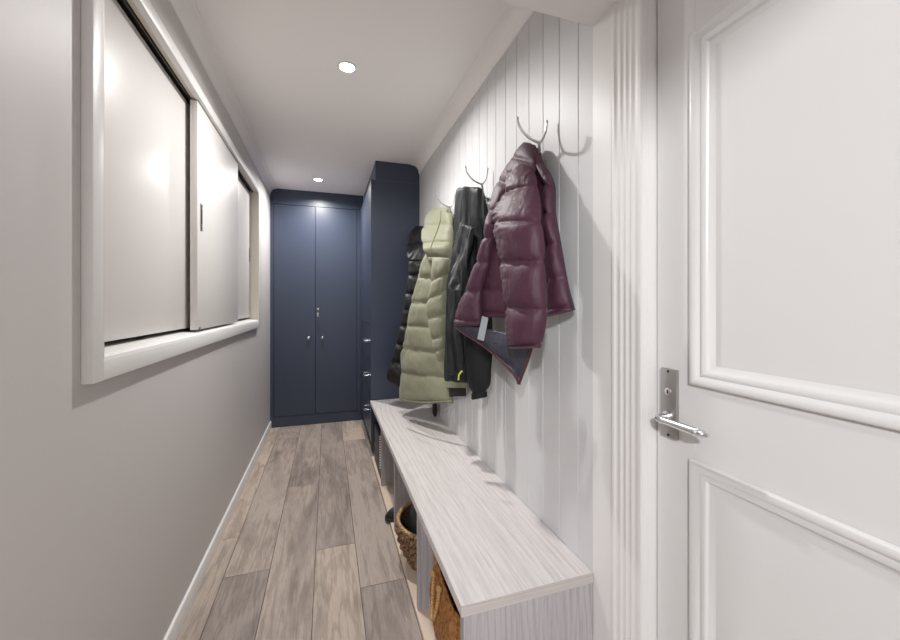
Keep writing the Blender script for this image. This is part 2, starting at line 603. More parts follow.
MB().box(-0.695, -0.685, OY0, OY1, OZ0, OZ1 + 0.02).build('back_board', M['dark'], win, smooth=False)
PZ0, PZ1 = 1.131, 2.112
p1 = MB().box(-0.606, -0.580, OY0 + 0.008, 1.98, PZ0, PZ1, 0.0015).build('sliding_panel', M['panel'], win)
p2 = MB().box(-0.563, -0.535, 1.905, 2.69, PZ0 - 0.008, PZ1 + 0.003, 0.0015).build('sliding_panel', M['panel'], win)
p3 = MB().box(-0.606, -0.580, 2.62, OY1 - 0.008, PZ0, PZ1, 0.0015).build('sliding_panel', M['panel'], win)


def flush_pull(x, y0, y1, z0, z1, parent):
    m = MB()
    m.box(x, x + 0.0025, y0, y1, z0, z1, 0.0008, 1)
    o = m.build('flush_pull', M['satin'], parent)
    m = MB()
    m.box(x + 0.002, x + 0.0032, y0 + 0.008, y1 - 0.008, z0 + 0.03, z1 - 0.022, 0.0003, 1)
    for z in (z0 + 0.012, z1 - 0.012):
        m.lathe([(0.004, 0), (0.004, 0.0035), (0.0005, 0.0035)], (x + 0.001, (y0 + y1) / 2, z), 'x', 10)
    m.build('finger_recess', M['black_metal'], parent)


flush_pull(-0.535, 1.94, 1.968, 1.56, 1.68, p2)
flush_pull(-0.580, 3.30, 3.328, 1.565, 1.672, p3)
for yy in (1.93,):
    MB().lathe([(0.004, 0), (0.004, 0.004), (0.0005, 0.004)], (-0.535, yy, PZ0 - 0.002), 'x', 10).build('panel_guide', M['black_metal'], p2)

# skirting on the left
sk = [(XL, 0), (XL + 0.012, 0), (XL + 0.012, 0.062), (XL + 0.009, 0.068), (XL + 0.003, 0.070), (XL, 0.070)]
structure(MB().prism_y(sk, -0.60, YB).build('baseboard_left', M['trim']))


# cove cornices
def cove(x, sgn, drop, out, y0, y1, name):
    prof = [(x, HC), (x, HC - drop - 0.007), (x + sgn * 0.006, HC - drop - 0.007)]
    for k in range(9):
        t = k / 8 * math.pi / 2
        prof.append((x + sgn * (0.006 + (out - 0.006) * (1 - math.cos(t))), HC - drop + (drop - 0.006) * math.sin(t)))
    prof += [(x + sgn * (out + 0.010), HC - 0.006), (x + sgn * (out + 0.010), HC)]
    structure(MB().prism_y(prof, y0, y1).build(name, M['ceiling']))


cove(XL, 1, 0.060, 0.050, YLOW1, YB, 'trim_1')
cove(XR, -1, 0.066, 0.060, YLOW1, 3.11, 'trim_2')

# ------------------------------------------------------------------ right wall: grooved boards
prof = []
ys = [YLOW1] + [0.9926 + 0.1 * k for k in range(32)]
prof.append((XR, YLOW1))
for y in ys[1:]:
    prof += [(XR, y - 0.0024), (XR + 0.004, y - 0.0006), (XR + 0.004, y + 0.0006), (XR, y + 0.0024)]
prof += [(XR, 4.3), (0.85, 4.3), (0.85, YLOW1)]
structure(MB().prism_z(prof, 0, HC).build('wall_right', M['boards'], smooth=False))

# plain wall pieces around the door
AY0, AY1 = 0.741, 0.851          # fluted casing
pl = MB()
pl.box(XR, 0.85, AY1 - 0.002, YLOW1, 0, HL)
pl.box(XR + 0.012, 0.85, AY0, AY1, 0, HL)
pl.box(XR, 0.85, -0.20, AY0, 2.0, HL)
pl.box(XR, 0.85, -3.6, -0.20, 0, HC)
structure(pl.build('wall_right', M['trim'], smooth=False))
# fluted casing: profile x against y, extruded upward
fp = [(XR + 0.012, AY0), (XR - 0.002, AY0), (XR - 0.004, AY0 + 0.004), (XR - 0.004, AY0 + 0.012)]
for (a, b, d) in ((0.014, 0.030, 0.002), (0.034, 0.050, 0.0025), (0.054, 0.070, 0.003), (0.074, 0.094, 0.004)):
    fp += [(XR - 0.004, AY0 + a)]
    for k in range(1, 6):
        t = k / 6
        fp += [(XR - 0.004 + d * math.sin(math.pi * t) ** 0.7, AY0 + a + (b - a) * t)]
    fp += [(XR - 0.004, AY0 + b)]
fp += [(XR - 0.004, AY1 - 0.008), (XR - 0.001, AY1 - 0.003), (XR, AY1), (XR + 0.012, AY1)]
structure(MB().prism_z(fp, 0, HL).build('trim_3', M['trim'], angle=25))
# jamb beyond the leaf and head
jb = MB()
jb.box(XR + 0.012, 0.85, AY0 - 0.001, AY0 + 0.02, 0, 2.0)
jb.box(XR, 0.85, -0.20, -0.095, 0, 2.0)
structure(jb.build('trim_4', M['trim'], smooth=False))

# ------------------------------------------------------------------ panelled door (closed leaf)
door = bpy.data.objects.new('door_1', None)
COL.objects.link(door)
door.location = (XD, 0.32, 0)
structure(door)
DY0, DY1 = -0.092, 0.737
PY0, PY1 = 0.005, 0.6456
PAN = [(1.055, 1.833), (0.20, 0.892)]
dm = MB()
dm.box(XD + 0.012, XD + 0.038, DY0, DY1, 0.006, 1.992)
dm.box(XD, XD + 0.02, DY0, PY0 + 0.01, 0.006, 1.992, 0.001, 1)
dm.box(XD, XD + 0.02, PY1 - 0.01, DY1, 0.006, 1.992, 0.001, 1)
for z0, z1 in ((0.006, 0.21), (0.882, 1.065), (1.823, 1.992)):
    dm.box(XD, XD + 0.02, PY0 + 0.0102, PY1 - 0.0102, z0, z1)
dm.build('door_leaf', M['door'], door, smooth=False)
MPROF = [(0.0, 0.001), (0.001, 0.006), (0.004, 0.010), (0.009, 0.0115), (0.014, 0.0105), (0.018, 0.007), (0.021, 0.003), (0.0225, 0.0015),
         (0.025, 0.003), (0.029, 0.0035), (0.033, 0.002), (0.037, -0.002), (0.041, -0.007), (0.045, -0.0095), (0.048, -0.012)]
for z0, z1 in PAN:
    m = MB()
    rings = []
    for o_, h in MPROF:
        x = XD - h
        rings.append([Vector((x, PY0 + o_, z0 + o_)), Vector((x, PY1 - o_, z0 + o_)), Vector((x, PY1 - o_, z1 - o_)),
                      Vector((x, PY0 + o_, z1 - o_))])
    m.grid(rings, cap=False)
    m.build('panel_moulding', M['door'], door, angle=60)
# lock plate and lever
lp = MB().box(XD - 0.009, XD - 0.0005, 0.675, 0.719, 0.921, 1.083, 0.002).build('lock_plate', M['satin'], door)
m = MB()
m.lathe([(0.0085, 0.0), (0.0085, -0.0015), (0.006, -0.0025), (0.0005, -0.0025)], (XD - 0.009, 0.697, 1.03), 'x', 20)
m.build('key_cylinder', M['chrome'], lp)
m = MB().box(XD - 0.0125, XD - 0.0113, 0.6958, 0.6982, 1.025, 1.034)
for z in (0.928, 1.077):
    m.lathe([(0.003, 0), (0.003, -0.0012), (0.0003, -0.0012)], (XD - 0.0088, 0.697, z), 'x', 10)
m.build('screw_head', M['black_metal'], lp)
m = MB()
m.lathe([(0.0125, 0), (0.0125, -0.006), (0.009, -0.009), (0.0075, -0.012)], (XD - 0.009, 0.697, 0.972), 'x', 24)
pts = []
for k in range(8):
    t = k / 7 * math.pi / 2
    pts.append((XD - 0.034 - 0.014 * math.sin(t), 0.697 - 0.014 * (1 - math.cos(t)), 0.972))
m.tube([(XD - 0.015, 0.697, 0.972)] + pts, 0.0075, 14)
xl = XD - 0.048
m.lathe([(0.0075, -0.683 + 0.0), (0.0085, -0.676), (0.0085, -0.672), (0.0070, -0.670), (0.0072, -0.660), (0.0088, -0.625), (0.0092, -0.600),
         (0.0075, -0.597), (0.0105, -0.594), (0.0105, -0.590), (0.0065, -0.588), (0.0075, -0.584), (0.0075, -0.578), (0.004, -0.575),
         (0.005, -0.571), (0.003, -0.567), (0.0003, -0.566)], (0, 0, 0), 'y', 20)
for v in m.bm.verts[-17 * 20:]:
    pass
m.bm.verts.ensure_lookup_table()
for i in range(len(m.bm.verts) - 17 * 20, len(m.bm.verts)):
    v = m.bm.verts[i]
    v.co = Vector((v.co.x + xl, -v.co.y, v.co.z + 0.972))
m.build('lever_handle', M['chrome'], door)

# ------------------------------------------------------------------ navy cupboards
cup = thing('built_in_cupboard', (-0.09, YB, 0), 'navy two-door full-height cupboard built across the end of the hall', 'cupboard')
m = MB()
m.box(XL, 0.359, YB + 0.022, 4.62, 0, HC)
m.build('carcass', M['navy_gap'], cup, smooth=False)
m = MB()
m.box(XL, -0.512, YB, YB + 0.05, 0.0, 2.235)
m.box(0.297, 0.36, YB, YB + 0.05, 0.106, 2.235)
m.build('side_filler', M['navy'], cup, smooth=False)
MB().box(XL, 0.366, YB + 0.001, YB + 0.05, 2.238, HC).build('top_filler', M['navy'], cup, smooth=False)
MB().box(XL + 0.012, 0.38, YB + 0.002, YB + 0.05, 0.0, 0.104).build('plinth', M['navy'], cup, smooth=False)


def knob(c, parent, ax='y', s=-1, mat=None, r=0.017):
    pr = [(r * 0.75, 0), (r * 0.55, s * 0.004), (r * 0.45, s * 0.010), (r * 0.9, s * 0.014), (r, s * 0.019),
          (r * 0.85, s * 0.024), (r * 0.4, s * 0.027), (0.0003, s * 0.0275)]
    MB().lathe(pr, c, ax, 20).build('knob', mat or M['chrome'], parent)


def leaf(x0, x1, kx):
    d = MB().box(x0, x1, YB - 0.002, YB + 0.02, 0.108, 2.233, 0.0012, 1).build('door', M['navy'], cup)
    knob((kx, YB - 0.002, 0.888), d)
    return d


dl = leaf(-0.5095, -0.1200, -0.183)
dr = leaf(-0.1165, 0.2945, -0.048)
# small lock with a key hanging out of it
lk = MB().lathe([(0.012, 0), (0.012, -0.004), (0.007, -0.005), (0.0003, -0.005)], (-0.092, YB - 0.002, 1.182), 'y', 18).build('cupboard_lock', M['chrome'], dr)
m = MB().box(-0.0935, -0.0905, YB - 0.034, YB - 0.006, 1.176, 1.188, 0.0008, 1)
m.lathe([(0.010, -0.0012), (0.011, 0), (0.010, 0.0012)], (-0.092, YB - 0.040, 1.182), 'x', 18)
m.box(-0.0945, -0.0925, YB - 0.050, YB - 0.030, 1.118, 1.172, 0.0008, 1)
m.build('key', M['brass'], lk)
MB().box(-0.103, -0.083, YB - 0.046, YB - 0.040, 1.105, 1.148, 0.002).build('key_tag', M['satin'], lk)

tall = thing('tall_cabinet', (0.53, 3.63, 0), 'tall navy cabinet jutting into the hall behind the far end of the bench', 'cabinet')
XC = 0.333
m = MB()
m.box(XC + 0.022, XR, 3.13, YB - 0.004, 0.127, 2.235)
m.build('carcass', M['navy_gap'], tall, smooth=False)
MB().box(XC, XR, 3.11, 3.130, 0.127, 2.235, 0.001, 1).build('side_panel', M['navy'], tall)
MB().box(0.368, XR, 3.112, YB - 0.003, 2.236, HC).build('top_filler', M['navy'], tall, smooth=False)
MB().box(0.385, XR, 3.115, YB - 0.003, 0.0, 0.127).build('plinth', M['navy'], tall, smooth=False)
MB().box(XC, XC + 0.05, 4.112, YB - 0.004, 0.127, 2.235).build('side_filler', M['navy'], tall, smooth=False)
for zc_, z0, z1 in ((0.34, 0.13, 0.483), (0.63, 0.486, 0.773), (0.92, 0.776, 1.066)):
    d = MB().box(XC, XC + 0.02, 3.134, 4.109, z0, z1, 0.001, 1).build('drawer', M['navy'], tall)
    zh = zc_ + 0.004
    m = MB().tube([(XC + 0.001, 3.28, zh), (XC - 0.028, 3.28, zh), (XC - 0.038, 3.29, zh), (XC - 0.038, 3.41, zh), (XC - 0.028, 3.42, zh), (XC + 0.001, 3.42, zh)], 0.0055, 12)
    m.build('drawer_pull', M['chrome'], d)
for y0, y1 in ((3.134, 3.620), (3.623, 4.109)):
    MB().box(XC, XC + 0.02, y0, y1, 1.069, 2.232, 0.001, 1).build('door', M['navy'], tall)

# ------------------------------------------------------------------ bench
BZ = CAM_H - 0.773
bench = thing('bench', (0.53, 2.02, 0), 'long pale grey wood-grain bench with open cubbies along the right wall', 'bench')
BY0, BY1 = 0.922, 3.108
MB().box(0.326, XR - 0.001, BY0, BY1, BZ - 0.030, BZ, 0.0012, 1).build('seat_board', M['bench_top'], bench)
MB().box(0.3265, XR - 0.0015, BY0 - 0.001, BY0 + 0.001, BZ - 0.0295, BZ - 0.0006).build('edging', M['bench_edge'], bench, smooth=False)
MB().box(0.333, XR - 0.002, BY0 + 0.001, BY0 + 0.028, 0.0, BZ - 0.0305, 0.001, 1).build('end_panel', M['bench_side_shaded'], bench)
for y in (1.488, 2.045, 2.582):
    MB().box(0.343, XR - 0.012, y, y + 0.022, 0.012, BZ - 0.0305, 0.001, 1).build('divider', M['bench_side_shaded'], bench)
MB().box(XR - 0.012, XR - 0.002, BY0 + 0.028, BY1, 0.012, BZ - 0.0305).build('back_panel', M['bench_side_shaded'], bench, smooth=False)
MB().box(0.336, XR - 0.002, BY0 + 0.029, BY1, 0.0005, 0.012, 0.001, 1).build('base_board', M['bench_base'], bench)

# ------------------------------------------------------------------ woven basket in the cubby
BX, BYC = 0.505, 1.775
bk = thing('woven_basket', (BX, BYC, 0.013), 'round woven seagrass basket in a bench cubby, black bag inside it', 'basket')
m = MB()
rings = []
NT = 160
prof = []
rows = 10
for i in range(rows * 6 + 1):
    h = i / (rows * 6)
    base_r = 0.135 + 0.058 * math.sin(min(1, h * 1.15) * math.pi / 2)
    prof.append((base_r, h * 0.195, i))
def wov(t, i):
    row = i / 6
    bulge = abs(math.sin(math.pi * row))
    ph = math.pi if int(row) % 2 else 0
    return 1 + 0.055 * bulge * (0.55 + 0.45 * math.sin(20 * t + ph))
for r, h, i in prof:
    rings.append([Vector((BX + r * wov(2 * math.pi * k / NT, i) * math.cos(2 * math.pi * k / NT),
                          BYC + r * wov(2 * math.pi * k / NT, i) * math.sin(2 * math.pi * k / NT), 0.013 + h)) for k in range(NT)])
for r, h, i in reversed(prof):
    r = r - 0.012
    rings.append([Vector((BX + r * math.cos(2 * math.pi * k / NT), BYC + r * math.sin(2 * math.pi * k / NT), 0.017 + h)) for k in range(NT)])
m.grid(rings)
m.build('basket_body', M['seagrass'], bk, angle=80)
m = MB()
ring = []
for j in range(2):
    pts = []
    for k in range(145):
        t = 2 * math.pi * k / 144
        tw = 40 * t + math.pi * j
        rr = 0.188 + 0.006 * math.cos(tw)
        pts.append((BX + rr * math.cos(t), BYC + rr * math.sin(t), 0.210 + 0.006 * math.sin(tw)))
    m.tube(pts, 0.0065, 6)
m.build('rim', M['rim'], bk, angle=80)

def lump(d):
    return 1 + 0.16 * noise.noise(d * 1.7 + Vector((3, 1, 2))) + 0.05 * noise.noise(d * 5)
bg = MB().ellipsoid((0.475, 1.80, 0.172), (0.105, 0.125, 0.132), 48, 28, lump).build('black_bag', M['blackbag'], origin=(0.475, 1.80, 0.05))
tag(bg, 'crumpled black bag lying in the round woven basket', 'bag')

# ------------------------------------------------------------------ raffia bag in the nearest cubby
rb = thing('raffia_bag', (0.50, 1.22, 0.013), 'frayed brown raffia bag with rope handle in the nearest bench cubby', 'bag')
m = MB()
rings = []
NT = 96
def rbag(t, h, inset=0.0):
    a, b = 0.135 - inset, 0.205 - inset
    c, s = math.cos(t), math.sin(t)
    e = 2 / 5.5
    x = a * math.copysign(abs(c) ** e, c)
    y = b * math.copysign(abs(s) ** e, s)
    f = 0.90 + 0.10 * math.sin(math.pi * min(1, h * 1.2))
    wv = 1 + 0.05 * noise.noise(Vector((c * 2, s * 2, h * 3)))
    return x * f * wv, y * f * wv
NR = 30
for i in range(NR + 1):
    h = i / NR
    ring = []
    for k in range(NT):
        t = 2 * math.pi * k / NT
        x, y = rbag(t, h)
        ww = 1 + 0.018 * (math.sin(math.pi * h * NR) if False else (1 if i % 2 else -0.3) * (1 if k % 4 < 2 else -1))
        top = 0.275 + 0.02 * math.sin(t * 3 + 1) + (0.012 * noise.noise(Vector((t * 9, 0, 0))) if h > .9 else 0)
        ring.append(Vector((0.50 + x * ww, 1.238 + y * ww, 0.014 + h * top)))
    rings.append(ring)
for i in range(NR, 0, -3):
    h = i / NR
    ring = []
    for k in range(NT):
        t = 2 * math.pi * k / NT
        x, y = rbag(t, h, 0.006)
        top = 0.275 + 0.02 * math.sin(t * 3 + 1)
        ring.append(Vector((0.50 + x, 1.238 + y, 0.014 + h * top - 0.001)))
    rings.append(ring)
m.grid(rings)
m.build('bag_body', M['raffia'], rb, angle=80)
m = MB()
for k in range(100):
    t = 2 * math.pi * (k + random.random()) / 100
    x, y = rbag(t, 1)
    z = 0.014 + 0.275 + 0.02 * math.sin(t * 3 + 1)
    p0 = Vector((0.50 + x, 1.238 + y, z - 0.03))
    d = Vector((x, y, 0)).normalized()
    L = random.uniform(0.02, 0.055)
    side = Vector((-d.y, d.x, 0)) * random.uniform(-0.012, 0.012)
    m.tube([p0 + d * 0.002, p0 + Vector((0, 0, L * .8)) + side * .5 + d * 0.004, p0 + Vector((0, 0, L * random.uniform(.7, 1.1))) + side + d * random.uniform(0.005, 0.02)], 0.0022, 5, [1, .8, .3])
fringe = m.build('frayed_edge', M['raffia'], rb)
fringe['kind'] = 'stuff'
m = MB()
pts = []
for k in range(21):
    t = k / 20
    a = t * math.pi
    pts.append((0.358 - 0.014 * math.sin(a), 1.31 - 0.075 * t, 0.275 - 0.125 * math.sin(a) ** 0.7))
m.tube(pts, 0.006, 8)
for p in (pts[0], pts[-1]):
    m.ellipsoid(p, (0.011, 0.012, 0.011), 12, 8)
m.build('rope_handle', M['rope'], rb)
# ------------------------------------------------------------------ black shoe
sh = thing('shoe', (0.41, 2.20, 0.013), 'single black shoe in the cubby beyond the woven basket, toe outward', 'shoe')
m = MB()
rings = []
L, n = 0.27, 24
for i in range(25):
    s = i / 24
    x = 0.315 + 0.27 * s
    wdt = 0.047 * (math.sin(min(1, s * 3.2 + .12) * math.pi / 2)) * (1 - 0.22 * s) * (1 if s < .93 else math.sqrt(max(0.05, (1 - s) / .07)))
    top = 0.028 + 0.045 * min(1, s * 1.6) ** .8 + (0.03 * max(0, s - .45) / .55)
    top *= (math.sin(min(1, s * 6 + .25) * math.pi / 2))
    ring = []
    for k in range(n):
        t = 2 * math.pi * k / n
        zz = math.sin(t)
        ring.append(Vector((x, 2.175 + wdt * math.cos(t) * (1 if zz < 0 else (1 - .25 * zz)), 0.030 + (zz * top if zz > 0 else zz * 0.006))))
    rings.append(ring)
m.grid(rings)
m.build('upper', M['rubber'], sh, angle=70)
m = MB()
out = []
for k in range(40):
    t = 2 * math.pi * k / 40
    c, s = math.cos(t), math.sin(t)
    out.append((0.452 + 0.142 * math.copysign(abs(c) ** .8, c), 2.175 + (0.047 - 0.006 * c) * math.copysign(abs(s) ** .75, s)))
m.prism_z(out, 0.0135, 0.027)
m.build('sole', M['rubber'], sh)

# ------------------------------------------------------------------ black basket in the far cubby
bb = thing('black_basket', (0.51, 2.86, 0.013), 'black basket with white beaded edge in the farthest bench cubby', 'basket')
m = MB()
m.box(0.350, 0.69, 2.66, 3.03, 0.0135, 0.30, 0.012, 3)
m.build('basket_body', M['rubber'], bb)
m = MB()
for k in range(13):
    m.ellipsoid((0.347, 2.668, 0.10 + 0.018 * k), (0.005, 0.005, 0.006), 10, 6)
m.build('white_beading', M['trim'], bb)

# ------------------------------------------------------------------ coat hooks
HZ = CAM_H + 0.545


def make_hook(y, label):
    h = thing('coat_hook', (XR, y, HZ), label, 'coat hook', 'chrome double coat hooks on the grooved wall')
    m = MB()
    m.lathe([(0.016, 0), (0.016, -0.003), (0.010, -0.006), (0.0003, -0.006)], (XR, y + 0.05, HZ - 0.05), 'x', 24)
    m.tube([(XR - 0.004, y + 0.05, HZ - 0.05), (XR - 0.018, y + 0.045, HZ - 0.045), (XR - 0.036, y + 0.022, HZ - 0.028), (XR - 0.050, y, HZ - 0.001)], 0.0048, 12)
    m.build('wall_plate', M['hook'], h)
    for dx, dz in ((-0.078, 0.072), (0.026, 0.070)):
        m = MB()
        pts, tp = [], []
        for k in range(18):
            t = k / 17
            a = t * math.pi * .5
            pts.append((XR - 0.050 + dx * math.sin(a), y + 0.006 * t * (1 if dx < 0 else -1), HZ + dz * (1 - math.cos(a)) ** 0.85))
            tp.append(1.05 - 0.25 * t)
        m.tube(pts, 0.0042, 10, tp)
        m.ellipsoid(pts[-1], (0.0046, 0.0046, 0.0055), 14, 8)
        m.build('hook_arm', M['hook'], h)
    return h


hk = make_hook(1.135, 'chrome double coat hook on the white boards above the plum puffer jacket')
copy_thing(hk, (XR, 1.636, HZ + 0.010), 'chrome double coat hook above the black rain jacket')
copy_thing(hk, (XR, 2.12, HZ + 0.020), 'chrome double coat hook above the sage green puffer coat')


# ------------------------------------------------------------------ garments
def cr(a, b, c, d, t):
    return 0.5 * ((2 * b) + (-a + c) * t + (2 * a - 5 * b + 4 * c - d) * t * t + (-a + 3 * b - 3 * c + d) * t ** 3)


def samp(rows, s):
    n = len(rows)
    i = max(0, min(n - 2, int(s)))
    t = s - i
    g = lambda k: rows[max(0, min(n - 1, k))]
    return [cr(g(i - 1)[j], g(i)[j], g(i + 1)[j], g(i + 2)[j], t) for j in range(len(rows[0]))]


def gpart(name, mat, parent, xf, rows, b, dn=0.0, seams=(), amp=0.45, pinch=0.006, wr=0.004, fold=0.006, back=0.6,
          nseg=56, cap=0.04, seed=0.0, vfold=0.0, step=0.0045, lp=0.0):
    """a stuffed tube of cloth. rows: (uL, vL, uR, vR[, bscale]) down its length; seams in row units"""
    rows = [r if len(r) == 5 else (*r, 1.0) for r in rows]
    n = len(rows)
    # length estimate
    P = [at((r[0] + r[2]) / 2, (r[1] + r[3]) / 2, xf((r[0] + r[2]) / 2, (r[1] + r[3]) / 2)) for r in rows]
    Ltot = sum((P[i + 1] - P[i]).length for i in range(n - 1))
    N = max(12, int(Ltot / step))
    ss = sorted(set([-0.0001] + list(seams) + [n - 1 + 0.0001]))
    rings = []
    for i in range(N + 1):
        s = (n - 1) * i / N
        uL, vL, uR, vR, bs = samp(rows, min(s, n - 1 - 1e-6))
        L = at(uL, vL, xf(uL, vL) - dn * (1 - 0.8 * xf.g(vL)))
        R = at(uR, vR, xf(uR, vR) - dn * (1 - 0.8 * xf.g(vR)))
        d = R - L
        W = d.length
        nn = Vector((-abs(d.y), -abs(d.x) * 0.6, 0))
        nn = Vector((d.y, -d.x, 0)).normalized()
        if nn.x > 0:
            nn = -nn
        k = 0
        while k < len(ss) - 2 and s > ss[k + 1]:
            k += 1
        tau = (s - ss[k]) / max(1e-6, ss[k + 1] - ss[k])
        p = 1 - abs(2 * min(1, max(0, tau)) - 1) ** 4 if len(ss) > 2 else 1.0
        # rounded ends
        e = min(i / N, 1 - i / N) / cap
        ef = math.sqrt(max(0.0, 1 - (1 - min(1, e)) ** 2)) if e < 1 else 1
        ef = max(ef, 0.05)
        bf = b * bs * ef * (1 - amp + amp * p) * (1 - 0.45 * xf.g((vL + vR) / 2))
        pin = pinch * (1 - p) + 0.3 * b * (1 - ef) * 0
        du = d.normalized() if W > 1e-6 else Vector((0, 1, 0))
        ring = []
        for j in range(nseg):
            th = 2 * math.pi * j / nseg
            c_, s_ = math.cos(th), math.sin(th)
            f = (1 - c_) / 2
            q = L + d * f
            off = s_ * (bf if s_ > 0 else bf * back)
            off = math.copysign(abs(s_) ** 0.8, s_) * (bf if s_ > 0 else bf * back)
            q = q + nn * off
            q = q - du * (-c_) * pin
            # wrinkles: short puckers beside seams and soft long folds
            sd = Vector((q.x * 1.0 + seed, q.y * 1.0, q.z))
            pk = noise.noise(Vector((q.x * 70 + seed, q.y * 70, q.z * 22))) * wr * (0.35 + 0.9 * (1 - p))
            fo = noise.noise(Vector((q.x * 9 + seed, q.y * 9, q.z * 6))) * fold
            fo2 = noise.noise(Vector((q.x * 26 + seed, q.y * 26, q.z * 12))) * fold * 0.45
            vf = vfold * noise.noise(Vector((q.x * 30 + seed, q.y * 30, q.z * 3)))
            if lp and c_ > 0.1:
                # puckers where the cloth gathers along the left seam
                pk += lp * (c_ - 0.1) * (noise.noise(Vector((seed, q.y * 25, q.z * 75))) + 0.6 * noise.noise(Vector((seed + 5, q.y * 40, q.z * 150))))
            q = q + nn * (pk + fo + fo2 + vf) * (1 if s_ > -0.2 else 0.3) * min(1, ef * 1.2)
            if q.x > XR - 0.006:
                q.x = XR - 0.006
            ring.append(q)
        rings.append(ring)
    m = MB()
    m.grid(rings)
    return m.build(name, mat, parent, angle=120)


def cord(name, mat, parent, pts, r, xf, dn=0.0, n=8):
    P = [at(u, v, xf(u, v) - dn) for u, v in pts]
    Q = []
    for i in range((len(P) - 1) * 5 + 1):
        s = i / 5
        k = min(len(P) - 2, int(s))
        g = lambda a: P[max(0, min(len(P) - 1, a))]
        Q.append(Vector([cr(g(k - 1)[j], g(k)[j], g(k + 1)[j], g(k + 2)[j], s - k) for j in range(3)]))
    return MB().tube(Q, r, n).build(name, mat, parent)


def lerp_x(pts, vtop=None, vlow=None, xt=0.70):
    def f(u, v=None):
        if u <= pts[0][0]:
            a, b = pts[0], pts[1]
        else:
            for a, b in zip(pts, pts[1:]):
                if u <= b[0]:
                    break
        x = a[1] + (b[1] - a[1]) * (u - a[0]) / (b[0] - a[0])
        if vtop is not None and v is not None:
            g = max(0.0, min(1.0, (vlow - v) / (vlow - vtop)))
            x += max(0, xt - x) * g * 0.8
        return x
    f.g = lambda v: 0.0 if vtop is None else max(0.0, min(1.0, (vlow - v) / (vlow - vtop)))
    return f


# ---- plum puffer jacket
xm = lerp_x([(455, 0.52), (500, 0.615), (545, 0.668), (573, 0.700)], 143, 225)
mar = thing('puffer_jacket', (0.62, 1.22, 0.9), 'plum quilted puffer jacket hanging from the nearest coat hook', 'jacket')
gpart('body_core', M['maroon'], mar, xm,
      [(524, 146, 538, 148, .5), (514, 165, 546, 168), (505, 190, 551, 192), (500, 215, 552, 217), (496, 245, 555, 245), (490, 280, 558, 280), (486, 310, 560, 306)],
      0.020, dn=-0.018, amp=0, seed=1, fold=.006)
gpart('back_panel', M['maroon'], mar, xm,
      [(514, 156, 523, 160, .6), (508, 166, 518, 168), (499, 181, 511, 184), (491, 206, 502, 208), (487, 226, 497, 228), (483, 245, 493, 247), (477, 262, 490, 264), (466, 291, 482, 292),
       (457, 314, 481, 318), (455, 326, 480, 326, .8)],
      0.030, dn=0.028, seams=(2.0, 3.2, 4.6, 6.0, 7.0, 8.3), amp=0.42, pinch=0.003, seed=2, fold=.004, lp=.004)
gpart('side_panel', M['maroon'], mar, xm,
      [(503, 195, 528, 196, .6), (497, 215, 526, 216), (491, 235, 523, 236), (483, 252, 520, 254), (478, 270, 518, 271), (476, 289, 516, 292),
       (474, 306, 515, 309), (473, 317, 514, 318, .8)],
      0.030, dn=0.004, seams=(2.2, 5.0, 6.4), amp=0.40, pinch=0.004, seed=5, fold=.004, lp=.006)
gpart('front_panel', M['maroon'], mar, xm,
      [(528, 143, 535, 145, .5), (531, 151, 539, 155, .8), (536, 162, 544, 164, .9), (541, 173, 550, 175), (545, 186, 554, 186), (547, 213, 554.5, 213), (549, 244, 560, 244),
       (549, 280, 566, 277), (548, 309, 571, 304), (547, 317, 573, 311, .9)],
      0.026, dn=0.006, seams=(2, 4, 5, 6, 7, 8.1), amp=0.42, pinch=0.003, seed=9, fold=.003, lp=.003)
gpart('collar', M['maroon'], mar, xm,
      [(525, 142, 531, 143, .6), (519, 149, 535, 153), (513, 158, 536, 164), (507, 170, 533, 176), (503, 181, 522, 188, .6)],
      0.034, dn=0.040, seams=(1.9, 3.2), amp=0.3, pinch=0.002, seed=14, fold=.003)
gpart('sleeve', M['maroon'], mar, xm,
      [(524, 160, 530, 166, .5), (512, 176, 534, 173, .9), (507, 192, 537, 184), (501, 203, 539, 198), (496, 212, 540, 210), (495, 224, 541, 222), (500, 243, 543, 242),
       (503, 263, 544, 262), (506, 284, 545, 284), (508, 306, 546, 310), (510, 326, 544, 328), (511, 344, 541, 342), (512, 349, 540, 348, .85)],
      0.046, dn=0.062, seams=(2.15, 5.0, 7.0, 9.0, 11.3), amp=0.42, pinch=0.004, seed=21, wr=.004, fold=.005, lp=.010)
gpart('lining', M['lining'], mar, xm,
      [(457, 322, 530, 338, .6), (463, 333, 531, 348), (478, 343, 529, 356), (494, 354, 526, 364), (508, 366, 523, 372), (516, 377, 520, 379, .5)],
      0.016, dn=0.02, seams=(), amp=0, pinch=0, seed=33, fold=.016, wr=.008, back=.5)
cord('hem_binding', M['maroon_trim'], mar, [(456, 327), (465, 334), (480, 343), (494, 354), (508, 368), (516, 377), (519, 384)], 0.0055, xm, 0.03)
cord('hem_binding', M['maroon_trim'], mar, [(532, 347), (528, 360), (523, 373), (519, 384)], 0.0050, xm, 0.03)
cord('zip_edge', M['navy_zip'], mar, [(542, 163), (551, 177), (554.5, 190), (555, 213), (558, 232), (562, 255), (567, 283), (572, 303), (574, 310)], 0.0040, xm, 0.0)
# care label
a = [at(482.5, 316, xm(482) - .045), at(488.5, 318, xm(489) - .045), at(484.0, 341, xm(484) - .043), at(477.5, 339, xm(476) - .043)]
m = MB()
q = [p + Vector((-0.0015, -0.0008, 0)) for p in a]
m.grid([a, q])
m.build('care_label', M['tag'], mar)

